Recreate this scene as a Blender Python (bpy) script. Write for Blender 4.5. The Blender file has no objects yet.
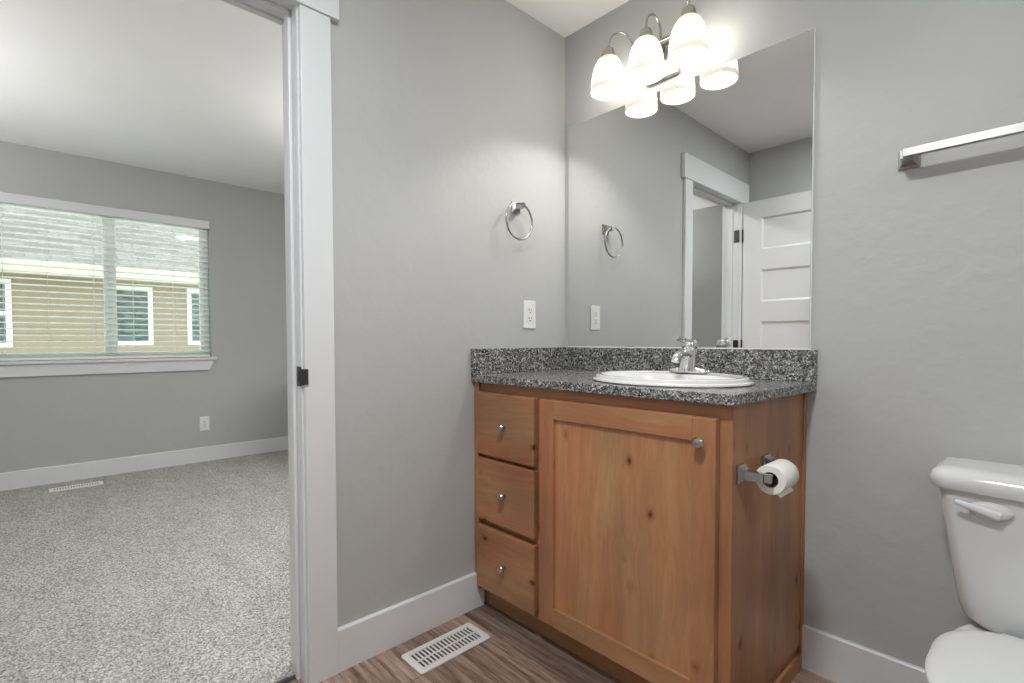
import bpy, bmesh, math, random
from mathutils import Vector, Matrix
PI = math.pi
random.seed(7)
S = bpy.context.scene
COL = S.collection

# ------------------------------------------------------------------ camera
cam_data = bpy.data.cameras.new('camera')
cam = bpy.data.objects.new('camera', cam_data)
COL.objects.link(cam)
cam_data.sensor_fit = 'HORIZONTAL'
cam_data.sensor_width = 36.0
cam_data.lens = 499.92 / 1024 * 36.0
cam_data.shift_y = 13.21 / 1024
cam_data.clip_start = 0.02
cam.matrix_world = (Matrix.Translation((1.52897, -1.7739, 1.05557)) @ Matrix.Rotation(0.81649, 4, 'Z')
                    @ Matrix.Rotation(PI / 2 - 0.0286, 4, 'X') @ Matrix.Rotation(-0.0020, 4, 'Z'))
S.camera = cam

# ------------------------------------------------------------------ world, sun, exposure
W = bpy.data.worlds.new('sky')
S.world = W
W.use_nodes = True
wn = W.node_tree.nodes
wbg = wn['Background']
wbg.inputs['Color'].default_value = (0.86, 0.95, 1.0, 1)
wbg.inputs['Strength'].default_value = 2.6
sun_d = bpy.data.lights.new('sun', 'SUN')
sun_d.energy = 10.0
sun_d.angle = math.radians(3)
sun_d.color = (1.0, 0.95, 0.86)
sun = bpy.data.objects.new('sun', sun_d)
COL.objects.link(sun)
sun.rotation_euler = (math.radians(12), math.radians(16), 0)
sun.location = (0, 0, 12)

S.view_settings.view_transform = 'Standard'
S.view_settings.look = 'None'
S.view_settings.gamma = 1.0
S.view_settings.use_curve_mapping = False
S.view_settings.exposure = 0.0
try:
    S.cycles.max_bounces = 12
    S.cycles.diffuse_bounces = 7
    S.cycles.transparent_max_bounces = 24
    S.cycles.sample_clamp_indirect = 12.0
    S.cycles.use_denoising = True
    S.cycles.caustics_reflective = True
except Exception:
    pass

# light strengths: room lamps and added unseen fill lights
BATH_CEILING_W = 30.0
BATH_FILL_W = 5.0
BED_NORTH_FILL_W = 5.0
BED_DOWN_FILL_W = 36.0
BED_SOUTH_FILL_W = 25.0
BULB_W = 10.0
SHADE_EMIT = 14.5


def area_lamp(name, loc, size, watts, color, parent):
    d = bpy.data.lights.new(name, 'AREA')
    d.shape = 'DISK'
    d.size = size
    d.energy = watts
    d.color = color
    o = bpy.data.objects.new(name, d)
    COL.objects.link(o)
    o.parent = parent
    o.location = Vector(loc) - parent.location
    return o


def point_lamp(name, loc, radius, watts, color, parent):
    d = bpy.data.lights.new(name, 'POINT')
    d.shadow_soft_size = radius
    d.energy = watts
    d.color = color
    o = bpy.data.objects.new(name, d)
    COL.objects.link(o)
    o.parent = parent
    o.location = Vector(loc) - parent.location
    return o


# ------------------------------------------------------------------ materials
def new_mat(name):
    m = bpy.data.materials.new(name)
    m.use_nodes = True
    nt = m.node_tree
    return m, nt, nt.nodes['Principled BSDF']


def N(nt, typ, **kw):
    n = nt.nodes.new(typ)
    for k, v in kw.items():
        setattr(n, k, v)
    return n


def coords(nt, scale=(1, 1, 1), rot=(0, 0, 0)):
    g = N(nt, 'ShaderNodeNewGeometry')
    mp = N(nt, 'ShaderNodeMapping')
    mp.inputs['Scale'].default_value = scale
    mp.inputs['Rotation'].default_value = rot
    nt.links.new(g.outputs['Position'], mp.inputs['Vector'])
    return mp.outputs['Vector']


def ramp(nt, fac, stops, interp='LINEAR'):
    r = N(nt, 'ShaderNodeValToRGB')
    r.color_ramp.interpolation = interp
    el = r.color_ramp.elements
    while len(el) > 1:
        el.remove(el[-1])
    el[0].position = stops[0][0]
    el[0].color = tuple(stops[0][1]) + (1,)
    for p, c in stops[1:]:
        e = el.new(p)
        e.color = tuple(c) + (1,)
    nt.links.new(fac, r.inputs['Fac'])
    return r.outputs['Color']


def mixc(nt, fac, a, b, mode='MIX'):
    m = N(nt, 'ShaderNodeMix', data_type='RGBA', blend_type=mode)
    for sock, v in ((m.inputs[0], fac), (m.inputs[6], a), (m.inputs[7], b)):
        if hasattr(v, 'links') or isinstance(v, bpy.types.NodeSocket):
            nt.links.new(v, sock)
        elif isinstance(v, (int, float)):
            sock.default_value = v
        else:
            sock.default_value = tuple(v) + (1,)
    return m.outputs[2]


def noise(nt, vec, scale, detail=3, rough=0.5, out='Fac'):
    n = N(nt, 'ShaderNodeTexNoise')
    n.inputs['Scale'].default_value = scale
    n.inputs['Detail'].default_value = detail
    n.inputs['Roughness'].default_value = rough
    nt.links.new(vec, n.inputs['Vector'])
    return n.outputs[out]


def bump(nt, b, height, strength, dist):
    bp = N(nt, 'ShaderNodeBump')
    bp.inputs['Strength'].default_value = strength
    bp.inputs['Distance'].default_value = dist
    nt.links.new(height, bp.inputs['Height'])
    nt.links.new(bp.outputs['Normal'], b.inputs['Normal'])


def plain(name, color, rough=0.5, metal=0.0, coat=0.0):
    m, nt, b = new_mat(name)
    b.inputs['Base Color'].default_value = tuple(color) + (1,)
    b.inputs['Roughness'].default_value = rough
    b.inputs['Metallic'].default_value = metal
    if coat:
        b.inputs['Coat Weight'].default_value = coat
        b.inputs['Coat Roughness'].default_value = 0.08
    return m


def paint(name, color, bs=0.35, rough=0.55, knock=1.0):
    """painted drywall with a soft hand-trowelled texture"""
    m, nt, b = new_mat(name)
    v = coords(nt)
    n1 = noise(nt, v, 14 * knock, 4, 0.5)
    r = ramp(nt, n1, [(0.42, (0, 0, 0)), (0.62, (1, 1, 1))])
    n2 = noise(nt, v, 3.0, 2)
    c2 = mixc(nt, n2, [x * 0.965 for x in color], [min(1, x * 1.03) for x in color])
    nt.links.new(c2, b.inputs['Base Color'])
    b.inputs['Roughness'].default_value = rough
    b.inputs['Specular IOR Level'].default_value = 0.35
    bump(nt, b, r, bs, 0.0012)
    return m


M = {}
M['wall'] = paint('greige wall paint', (0.462, 0.468, 0.462), 0.48, 0.48)
M['wall_bed'] = paint('greige bedroom paint', (0.452, 0.456, 0.448), 0.3, 0.55)
M['ceiling'] = paint('white ceiling paint', (0.86, 0.86, 0.855), 0.45, 0.6, 0.8)
M['trim'] = plain('white semi-gloss trim', (0.70, 0.712, 0.725), 0.35)
M['door'] = plain('white door paint', (0.74, 0.74, 0.75), 0.38)
M['white_plastic'] = plain('white plastic', (0.78, 0.78, 0.76), 0.35)
M['dark_slot'] = plain('dark slot', (0.03, 0.03, 0.03), 0.6)
M['china'] = plain('white vitreous china', (0.61, 0.615, 0.62), 0.12, coat=0.5)
M['seat'] = plain('white seat plastic', (0.64, 0.645, 0.65), 0.3)
M['sink'] = plain('white enamelled sink', (0.74, 0.74, 0.745), 0.12, coat=0.5)
M['chrome'] = plain('polished chrome', (0.86, 0.86, 0.87), 0.08, 1.0)
M['nickel'] = plain('brushed nickel', (0.44, 0.435, 0.42), 0.24, 1.0)
M['bronze'] = plain('dark bronze', (0.03, 0.028, 0.026), 0.4, 0.7)
M['black_metal'] = plain('blackened steel', (0.09, 0.09, 0.095), 0.35, 0.9)
M['vinyl'] = plain('white window vinyl', (0.80, 0.84, 0.82), 0.4)
M['slat'] = plain('white blind slat', (0.84, 0.86, 0.83), 0.45)
M['cord'] = plain('blind cord', (0.75, 0.76, 0.72), 0.8)
M['paper'] = plain('toilet paper', (0.80, 0.79, 0.74), 0.9)
M['cardboard'] = plain('cardboard core', (0.24, 0.15, 0.09), 0.9)
M['register'] = plain('painted steel register', (0.74, 0.72, 0.69), 0.4)
M['duct'] = plain('dark duct', (0.05, 0.035, 0.025), 0.8)
M['mirror'] = plain('mirror silver', (0.80, 0.81, 0.80), 0.0, 1.0)
M['mirror_edge'] = plain('mirror edge', (0.82, 0.86, 0.85), 0.15, 0.3)
M['brass'] = plain('brushed satin brass', (0.70, 0.55, 0.32), 0.3, 1.0)
M['carpet_edge_shade'] = plain('carpet edge with shadow', (0.09, 0.085, 0.10), 0.9)


def wood(name, axis, tone=1.0, knots=True, seed=0.0, red=1.0):
    m, nt, b = new_mat(name)
    k = {'x': (0.9, 14, 14), 'y': (14, 0.9, 14), 'z': (14, 14, 0.9)}[axis]
    v = coords(nt, k)
    vv = N(nt, 'ShaderNodeVectorMath', operation='ADD')
    nt.links.new(v, vv.inputs[0])
    vv.inputs[1].default_value = (seed, seed * 1.7, seed * 0.6)
    v = vv.outputs[0]
    warp = noise(nt, coords(nt), 2.3, 2, 0.5, 'Color')
    sc = N(nt, 'ShaderNodeVectorMath', operation='SCALE')
    sc.inputs['Scale'].default_value = 1.3
    nt.links.new(warp, sc.inputs[0])
    ad = N(nt, 'ShaderNodeVectorMath', operation='ADD')
    nt.links.new(v, ad.inputs[0])
    nt.links.new(sc.outputs[0], ad.inputs[1])
    g1 = noise(nt, ad.outputs[0], 1.0, 5, 0.62)
    t = tone
    base = ramp(nt, g1, [(0.28, (0.33 * t, 0.168 * t, 0.086 * t)), (0.48, (0.40 * t, 0.206 * t, 0.106 * t)),
                         (0.72, (0.47 * t, 0.262 * t, 0.140 * t))])
    g2 = noise(nt, ad.outputs[0], 6.0, 3, 0.6)
    fine = ramp(nt, g2, [(0.3, (0.80, 0.78, 0.76)), (0.65, (1.05, 1.05, 1.05))])
    c = mixc(nt, 0.6, base, fine, 'MULTIPLY')
    big = noise(nt, coords(nt), 3.2, 1, 0.4)
    blotch = ramp(nt, big, [(0.35, (0.78, 0.74, 0.74)), (0.65, (1.12, 1.10, 1.06))])
    c = mixc(nt, 0.75, c, blotch, 'MULTIPLY')
    hue = noise(nt, coords(nt, {'x': (1.2, 7, 7), 'y': (7, 1.2, 7), 'z': (7, 7, 1.2)}[axis]), 1.0, 2, 0.5)
    tint = ramp(nt, hue, [(0.36, (1.07, 0.90 * red, 0.82 * red)), (0.62, (0.97, 1.03 * red, 0.98 * red))])
    c = mixc(nt, 0.9, c, tint, 'MULTIPLY')
    if knots:
        kk = {'x': (7.0, 10.5, 10.5), 'y': (10.5, 7.0, 10.5), 'z': (10.5, 10.5, 7.0)}[axis]
        vo = N(nt, 'ShaderNodeTexVoronoi')
        vo.inputs['Scale'].default_value = 1.0
        kv = N(nt, 'ShaderNodeVectorMath', operation='ADD')
        nt.links.new(coords(nt, kk), kv.inputs[0])
        kv.inputs[1].default_value = (seed * 3.1, seed * 2.3, seed * 1.9)
        w2 = N(nt, 'ShaderNodeVectorMath', operation='SCALE')
        w2.inputs['Scale'].default_value = 0.10
        nt.links.new(noise(nt, coords(nt), 40, 2, 0.5, 'Color'), w2.inputs[0])
        k2 = N(nt, 'ShaderNodeVectorMath', operation='ADD')
        nt.links.new(kv.outputs[0], k2.inputs[0])
        nt.links.new(w2.outputs[0], k2.inputs[1])
        nt.links.new(k2.outputs[0], vo.inputs['Vector'])
        kn = ramp(nt, vo.outputs['Distance'], [(0.0, (0.12, 0.08, 0.07)), (0.065, (0.30, 0.20, 0.17)),
                                               (0.105, (0.76, 0.70, 0.66)), (0.20, (1, 1, 1))])
        c = mixc(nt, 1.0, c, kn, 'MULTIPLY')
    nt.links.new(c, b.inputs['Base Color'])
    b.inputs['Roughness'].default_value = 0.38
    b.inputs['Specular IOR Level'].default_value = 0.4
    bump(nt, b, g2, 0.12, 0.0006)
    return m


M['wood_z'] = wood('stained alder upright grain', 'z', 0.97, True, 2.0, 0.91)
M['wood_panel'] = wood('stained alder panel', 'z', 1.06, True, 5.3)
M['wood_side'] = wood('stained alder side', 'z', 1.0, True, 8.1)
M['wood_x'] = wood('stained alder level grain', 'x', 0.95, False, 1.2)
M['wood_drawer'] = wood('stained alder drawer', 'x', 0.92, True, 3.4)
M['wood_y'] = wood('stained alder shoe', 'y', 0.95, False, 3.0)
M['wood_dark'] = wood('stained alder toe board', 'x', 0.85, False, 6.0)

# speckled granite-look laminate
m, nt, b = new_mat('speckled grey granite laminate')
v = coords(nt)
vo = N(nt, 'ShaderNodeTexVoronoi')
vo.inputs['Scale'].default_value = 250
nt.links.new(v, vo.inputs['Vector'])
sep = N(nt, 'ShaderNodeSeparateColor')
nt.links.new(vo.outputs['Color'], sep.inputs[0])
c1 = ramp(nt, sep.outputs[0], [(0, (0.015, 0.015, 0.016)), (0.19, (0.08, 0.08, 0.082)), (0.38, (0.19, 0.19, 0.193)),
                               (0.68, (0.31, 0.308, 0.304)), (0.94, (0.55, 0.545, 0.535))], 'CONSTANT')
vo2 = N(nt, 'ShaderNodeTexVoronoi')
vo2.inputs['Scale'].default_value = 95
nt.links.new(v, vo2.inputs['Vector'])
sep2 = N(nt, 'ShaderNodeSeparateColor')
nt.links.new(vo2.outputs['Color'], sep2.inputs[0])
c2 = ramp(nt, sep2.outputs[1], [(0, (0.6, 0.6, 0.61)), (0.3, (1.0, 1.0, 1.0)), (0.75, (1.25, 1.25, 1.24))], 'CONSTANT')
c = mixc(nt, 1.0, c1, c2, 'MULTIPLY')
nt.links.new(c, b.inputs['Base Color'])
b.inputs['Roughness'].default_value = 0.22
b.inputs['Specular IOR Level'].default_value = 0.75
M['granite'] = m

# vinyl plank floor, planks run along x
m, nt, b = new_mat('weathered brown plank floor')
v = coords(nt)
br = N(nt, 'ShaderNodeTexBrick')
br.offset = 0.37
br.inputs['Scale'].default_value = 1.0
br.inputs['Brick Width'].default_value = 1.2
br.inputs['Row Height'].default_value = 0.152
br.inputs['Mortar Size'].default_value = 0.0012
br.inputs['Color1'].default_value = (0.0, 0.0, 0.0, 1)
br.inputs['Color2'].default_value = (1, 1, 1, 1)
br.inputs['Mortar'].default_value = (0.5, 0.5, 0.5, 1)
sh_ = N(nt, 'ShaderNodeVectorMath', operation='ADD')
nt.links.new(v, sh_.inputs[0])
sh_.inputs[1].default_value = (0.55, 0.46, 0.0)
nt.links.new(sh_.outputs[0], br.inputs['Vector'])
st = noise(nt, coords(nt, (2.6, 34, 34)), 1.0, 8, 0.74)
cst = ramp(nt, st, [(0.34, (0.050, 0.030, 0.022)), (0.45, (0.19, 0.125, 0.095)), (0.56, (0.33, 0.24, 0.19)),
                    (0.72, (0.50, 0.40, 0.33))])
pl = ramp(nt, br.outputs['Color'], [(0, (0.60, 0.585, 0.575)), (1, (1.30, 1.27, 1.24))])
c = mixc(nt, 1.0, cst, pl, 'MULTIPLY')
seam = ramp(nt, br.outputs['Fac'], [(0, (1, 1, 1)), (1, (0.35, 0.33, 0.32))])
c = mixc(nt, 1.0, c, seam, 'MULTIPLY')
nt.links.new(c, b.inputs['Base Color'])
b.inputs['Roughness'].default_value = 0.5
bump(nt, b, st, 0.25, 0.001)
M['plank'] = m

# cut pile carpet
m, nt, b = new_mat('grey cut pile carpet')
v = coords(nt)
n1 = noise(nt, v, 150, 3, 0.7)
n2 = noise(nt, coords(nt, (1.0, 2.6, 1), (0, 0, 0.5)), 2.6, 3, 0.55)
n3 = noise(nt, v, 60, 2, 0.6)
c1 = ramp(nt, n1, [(0.34, (0.125, 0.12, 0.11)), (0.5, (0.40, 0.388, 0.365)), (0.65, (0.69, 0.675, 0.64))])
c2 = ramp(nt, n2, [(0.35, (0.94, 0.94, 0.94)), (0.65, (1.06, 1.06, 1.06))])
c = mixc(nt, 1.0, c1, c2, 'MULTIPLY')
nt.links.new(c, b.inputs['Base Color'])
b.inputs['Roughness'].default_value = 1.0
b.inputs['Specular IOR Level'].default_value = 0.05
hs = mixc(nt, 0.5, n1, n3)
bump(nt, b, hs, 1.0, 0.008)
M['carpet'] = m

# frosted lamp glass: thin translucent opal that emits the bulb's glow itself
m = bpy.data.materials.new('frosted alabaster lamp glass')
m.use_nodes = True
nt = m.node_tree
nt.nodes.clear()
out = N(nt, 'ShaderNodeOutputMaterial')
tr = N(nt, 'ShaderNodeBsdfTranslucent')
df = N(nt, 'ShaderNodeBsdfDiffuse')
gl = N(nt, 'ShaderNodeBsdfGlossy')
gl.inputs['Roughness'].default_value = 0.25
em = N(nt, 'ShaderNodeEmission')
em.inputs['Color'].default_value = (1.0, 0.93, 0.83, 1)
em.inputs['Strength'].default_value = SHADE_EMIT
gz = N(nt, 'ShaderNodeNewGeometry')
sz = N(nt, 'ShaderNodeSeparateXYZ')
nt.links.new(gz.outputs['Position'], sz.inputs[0])
wv = noise(nt, coords(nt), 30, 2, 0.5)
a1 = N(nt, 'ShaderNodeMath', operation='MULTIPLY_ADD')
nt.links.new(wv, a1.inputs[0])
a1.inputs[1].default_value = 0.035
nt.links.new(sz.outputs['Z'], a1.inputs[2])
mr = N(nt, 'ShaderNodeMapRange')
mr.inputs['From Min'].default_value = 2.034 + 0.0175
mr.inputs['From Max'].default_value = 2.170 + 0.0175
nt.links.new(a1.outputs[0], mr.inputs['Value'])
# bulb glow painted into the emission: bright middle band, dim amber rim and neck
gc = ramp(nt, mr.outputs['Result'], [(0.0, (0.050, 0.043, 0.034)), (0.16, (0.054, 0.048, 0.040)), (0.28, (0.7, 0.67, 0.60)), (0.55, (1.0, 0.96, 0.88)),
                                     (0.78, (0.25, 0.22, 0.17)), (0.91, (0.056, 0.045, 0.028)), (1.0, (0.045, 0.033, 0.018))])
nt.links.new(gc, em.inputs['Color'])
swirl = noise(nt, coords(nt), 16, 3, 0.5)
tc = ramp(nt, swirl, [(0.35, (0.040, 0.034, 0.027)), (0.6, (0.055, 0.048, 0.04))])
nt.links.new(tc, tr.inputs['Color'])
df.inputs['Color'].default_value = (0.85, 0.8, 0.7, 1)
m1 = N(nt, 'ShaderNodeMixShader')
m1.inputs[0].default_value = 0.35
nt.links.new(tr.outputs[0], m1.inputs[1])
nt.links.new(df.outputs[0], m1.inputs[2])
m2 = N(nt, 'ShaderNodeMixShader')
m2.inputs[0].default_value = 0.05
nt.links.new(m1.outputs[0], m2.inputs[1])
nt.links.new(gl.outputs[0], m2.inputs[2])
ads = N(nt, 'ShaderNodeAddShader')
nt.links.new(m2.outputs[0], ads.inputs[0])
nt.links.new(em.outputs[0], ads.inputs[1])
nt.links.new(ads.outputs[0], out.inputs['Surface'])
M['lampglass'] = m

m = bpy.data.materials.new('lit bulb')
m.use_nodes = True
nt = m.node_tree
nt.nodes.clear()
out = N(nt, 'ShaderNodeOutputMaterial')
em = N(nt, 'ShaderNodeEmission')
em.inputs['Color'].default_value = (1.0, 0.90, 0.74, 1)
em.inputs['Strength'].default_value = 6.0
nt.links.new(em.outputs[0], out.inputs['Surface'])
M['bulb'] = m

# window glass: thin pane
m = bpy.data.materials.new('thin window glass')
m.use_nodes = True
nt = m.node_tree
nt.nodes.clear()
out = N(nt, 'ShaderNodeOutputMaterial')
tp = N(nt, 'ShaderNodeBsdfTransparent')
tp.inputs['Color'].default_value = (0.93, 0.965, 0.94, 1)
gl = N(nt, 'ShaderNodeBsdfGlossy')
gl.inputs['Roughness'].default_value = 0.02
mx = N(nt, 'ShaderNodeMixShader')
mx.inputs[0].default_value = 0.06
nt.links.new(tp.outputs[0], mx.inputs[1])
nt.links.new(gl.outputs[0], mx.inputs[2])
nt.links.new(mx.outputs[0], out.inputs['Surface'])
M['glass'] = m

# outside
M['siding'] = plain('tan lap siding', (0.33, 0.275, 0.188), 0.75)
M['soffit'] = plain('brown soffit', (0.30, 0.24, 0.15), 0.8)
M['fascia'] = plain('cream fascia', (0.42, 0.44, 0.35), 0.6)
m, nt, b = new_mat('grey shingles')
v = coords(nt)
sw = N(nt, 'ShaderNodeSeparateXYZ')
nt.links.new(v, sw.inputs[0])
cb = N(nt, 'ShaderNodeCombineXYZ')
nt.links.new(sw.outputs['Y'], cb.inputs['X'])
nt.links.new(sw.outputs['X'], cb.inputs['Y'])
br = N(nt, 'ShaderNodeTexBrick')
br.inputs['Scale'].default_value = 1.0
br.inputs['Brick Width'].default_value = 0.30
br.inputs['Row Height'].default_value = 0.14
br.inputs['Mortar Size'].default_value = 0.008
br.inputs['Color1'].default_value = (0.09, 0.092, 0.09, 1)
br.inputs['Color2'].default_value = (0.145, 0.147, 0.145, 1)
br.inputs['Mortar'].default_value = (0.075, 0.078, 0.078, 1)
nt.links.new(cb.outputs[0], br.inputs['Vector'])
nt.links.new(br.outputs['Color'], b.inputs['Base Color'])
b.inputs['Roughness'].default_value = 0.95
M['shingle'] = m
m, nt, b = new_mat('neighbour window glass')
nz = noise(nt, coords(nt, (1, 3, 9)), 2.0, 3, 0.6)
cc = ramp(nt, nz, [(0.35, (0.035, 0.055, 0.055)), (0.65, (0.17, 0.22, 0.21))])
nt.links.new(cc, b.inputs['Base Color'])
b.inputs['Roughness'].default_value = 0.1
M['darkglass'] = m
M['grass'] = plain('pale concrete', (0.42, 0.42, 0.40), 0.95)


# ------------------------------------------------------------------ mesh helpers
def empty(name, loc, label, cat, group=None):
    o = bpy.data.objects.new(name, None)
    COL.objects.link(o)
    o.empty_display_size = 0.05
    o.location = loc
    o['label'] = label
    o['category'] = cat
    if group:
        o['group'] = group
    return o


def wloc(o):
    p = Vector((0, 0, 0))
    while o is not None:
        p += o.location
        o = o.parent
    return p


def obj(name, bm, mat, parent=None, smooth=False, origin=None, label=None):
    """link bm (built in world coordinates) as one mesh object"""
    me = bpy.data.meshes.new(name)
    if origin is None:
        if parent is not None:
            origin = wloc(parent)
        else:
            xs = [v.co for v in bm.verts]
            origin = Vector(((min(c.x for c in xs) + max(c.x for c in xs)) / 2,
                             (min(c.y for c in xs) + max(c.y for c in xs)) / 2, min(c.z for c in xs)))
    origin = Vector(origin)
    bmesh.ops.translate(bm, verts=bm.verts, vec=-origin)
    bmesh.ops.recalc_face_normals(bm, faces=bm.faces)
    if smooth:
        for f in bm.faces:
            f.smooth = True
    bm.to_mesh(me)
    bm.free()
    me.materials.append(mat)
    o = bpy.data.objects.new(name, me)
    COL.objects.link(o)
    if parent is not None:
        o.parent = parent
        o.location = origin - wloc(parent)
    else:
        o.location = origin
    if smooth:
        try:
            me.set_sharp_from_angle(angle=math.radians(38))
        except Exception:
            pass
    if label:
        o['label'] = label
    return o


def struct(name, bm, mat, parent=None, smooth=False):
    o = obj(name, bm, mat, parent, smooth)
    if parent is None:
        o['kind'] = 'structure'
    return o


def box(bm, x0, x1, y0, y1, z0, z1, bev=0.0, seg=2):
    r = bmesh.ops.create_cube(bm, size=1.0)
    vs = r['verts']
    for v in vs:
        v.co = Vector(((x0 + x1) / 2 + v.co.x * (x1 - x0), (y0 + y1) / 2 + v.co.y * (y1 - y0),
                       (z0 + z1) / 2 + v.co.z * (z1 - z0)))
    if bev > 0:
        es = list({e for v in vs for e in v.link_edges})
        bmesh.ops.bevel(bm, geom=es, offset=bev, segments=seg, affect='EDGES', profile=0.5)
    return bm


def B(*a, **k):
    return box(bmesh.new(), *a, **k)


def prism(bm, pts, axis, a0, a1):
    """closed polygon pts extruded along axis from a0 to a1; pts in the other two axes (cyclic order)"""
    def mk(p, a):
        if axis == 'x':
            return (a, p[0], p[1])
        if axis == 'y':
            return (p[0], a, p[1])
        return (p[0], p[1], a)
    v0 = [bm.verts.new(mk(p, a0)) for p in pts]
    v1 = [bm.verts.new(mk(p, a1)) for p in pts]
    n = len(pts)
    bm.faces.new(v0[::-1])
    bm.faces.new(v1)
    for i in range(n):
        bm.faces.new((v0[i], v0[(i + 1) % n], v1[(i + 1) % n], v1[i]))
    return bm


def loft(bm, loops, cap0=True, cap1=True, closed=False):
    rows = [[bm.verts.new(p) for p in lp] for lp in loops]
    n = len(rows[0])
    R = len(rows)
    for i in range(R if closed else R - 1):
        a, b = rows[i], rows[(i + 1) % R]
        for j in range(n):
            try:
                bm.faces.new((a[j], a[(j + 1) % n], b[(j + 1) % n], b[j]))
            except ValueError:
                pass
    if not closed:
        if cap0:
            bm.faces.new(rows[0][::-1])
        if cap1:
            bm.faces.new(rows[-1])
    return bm


def lathe(bm, prof, c, axis='z', n=32, closed=False, cap0=False, cap1=False):
    """prof: list of (radius, height)"""
    loops = []
    for r, h in prof:
        lp = []
        for i in range(n):
            a = 2 * PI * i / n
            u, w = max(r, 1e-4) * math.cos(a), max(r, 1e-4) * math.sin(a)
            if axis == 'z':
                p = (c[0] + u, c[1] + w, c[2] + h)
            elif axis == 'y':
                p = (c[0] + u, c[1] + h, c[2] + w)
            else:
                p = (c[0] + h, c[1] + u, c[2] + w)
            lp.append(p)
        loops.append(lp)
    return loft(bm, loops, cap0, cap1, closed)


def smooth_path(pts, k=6):
    P = [Vector(p) for p in pts]
    out = []
    for i in range(len(P) - 1):
        p0 = P[max(i - 1, 0)]
        p1, p2 = P[i], P[i + 1]
        p3 = P[min(i + 2, len(P) - 1)]
        for j in range(k):
            t = j / k
            out.append(0.5 * ((2 * p1) + (-p0 + p2) * t + (2 * p0 - 5 * p1 + 4 * p2 - p3) * t * t
                              + (-p0 + 3 * p1 - 3 * p2 + p3) * t ** 3))
    out.append(P[-1])
    return out


def tube(bm, pts, radii, n=12, flat=1.0, closed=False, side=None):
    """tube along pts; flat squeezes the second cross axis"""
    P = [Vector(p) for p in pts]
    if not isinstance(radii, (list, tuple)):
        radii = [radii] * len(P)
    loops = []
    prev = None
    for i, p in enumerate(P):
        if closed:
            d = P[(i + 1) % len(P)] - P[i - 1]
        else:
            d = P[min(i + 1, len(P) - 1)] - P[max(i - 1, 0)]
        d.normalize()
        if side is not None:
            u = Vector(side)
        else:
            u = prev if prev is not None else (Vector((0, 0, 1)) if abs(d.z) < 0.9 else Vector((1, 0, 0)))
        u = (u - d * u.dot(d)).normalized()
        prev = u
        w = d.cross(u)
        loops.append([p + u * radii[i] * math.cos(2 * PI * j / n) + w * radii[i] * flat * math.sin(2 * PI * j / n)
                      for j in range(n)])
    return loft(bm, loops, closed=closed)


def rrect(cx, cy, z, hx, hy, r, n=6, front_bulge=0.0):
    """rounded rectangle loop in xy at height z; bulge pushes the -y side out"""
    r = min(r, hx * 0.999, hy * 0.999)
    pts = []
    for (sx, sy, a0) in ((1, 1, 0), (-1, 1, PI / 2), (-1, -1, PI), (1, -1, 1.5 * PI)):
        for i in range(n + 1):
            a = a0 + (PI / 2) * i / n
            pts.append([sx * (hx - r) + r * math.cos(a), sy * (hy - r) + r * math.sin(a)])
    # extra points on the front edge for the bulge
    out = []
    m = len(pts)
    for i in range(m):
        out.append(pts[i])
        if i == 3 * (n + 1) - 1:
            a, b_ = pts[i], pts[(i + 1) % m]
            for t in range(1, 8):
                out.append([a[0] + (b_[0] - a[0]) * t / 8, a[1] + (b_[1] - a[1]) * t / 8])
    res = []
    for x, y in out:
        if y < 0:
            y -= front_bulge * (1 - (x / hx) ** 2)
        res.append((cx + x, cy + y, z))
    return res


def panelled(bm, x0, x1, z0, z1, yf, yb, holes, margin, depth, both=True):
    """slab in the xz plane, faces at yf and yb, with recessed panels"""
    xs = sorted({x0, x1} | {h[0] for h in holes} | {h[1] for h in holes})
    zs = sorted({z0, z1} | {h[2] for h in holes} | {h[3] for h in holes})

    def face(y, sgn, rec):
        for i in range(len(xs) - 1):
            for j in range(len(zs) - 1):
                a, b_, c_, d_ = xs[i], xs[i + 1], zs[j], zs[j + 1]
                hole = rec and any(abs(a - h[0]) < 1e-6 and abs(b_ - h[1]) < 1e-6 and abs(c_ - h[2]) < 1e-6
                                   and abs(d_ - h[3]) < 1e-6 for h in holes)
                o = [(a, c_), (b_, c_), (b_, d_), (a, d_)]
                if not hole:
                    bm.faces.new([bm.verts.new((p[0], y, p[1])) for p in o])
                else:
                    mi = margin
                    inn = [(a + mi, c_ + mi), (b_ - mi, c_ + mi), (b_ - mi, d_ - mi), (a + mi, d_ - mi)]
                    vo_ = [bm.verts.new((p[0], y, p[1])) for p in o]
                    vi = [bm.verts.new((p[0], y + sgn * depth, p[1])) for p in inn]
                    for k in range(4):
                        bm.faces.new((vo_[k], vo_[(k + 1) % 4], vi[(k + 1) % 4], vi[k]))
                    bm.faces.new(vi)
    s = 1 if yb > yf else -1
    face(yf, s, True)
    face(yb, -s, both)
    for (a, b_, c_, d_) in (((x0, z0), (x1, z0), (x1, z0), (x0, z0)),):
        pass
    q = [(x0, z0), (x1, z0), (x1, z1), (x0, z1)]
    for k in range(4):
        p, r = q[k], q[(k + 1) % 4]
        bm.faces.new([bm.verts.new(t) for t in ((p[0], yf, p[1]), (r[0], yf, r[1]), (r[0], yb, r[1]), (p[0], yb, p[1]))])
    bmesh.ops.remove_doubles(bm, verts=bm.verts, dist=1e-5)
    return bm


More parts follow.
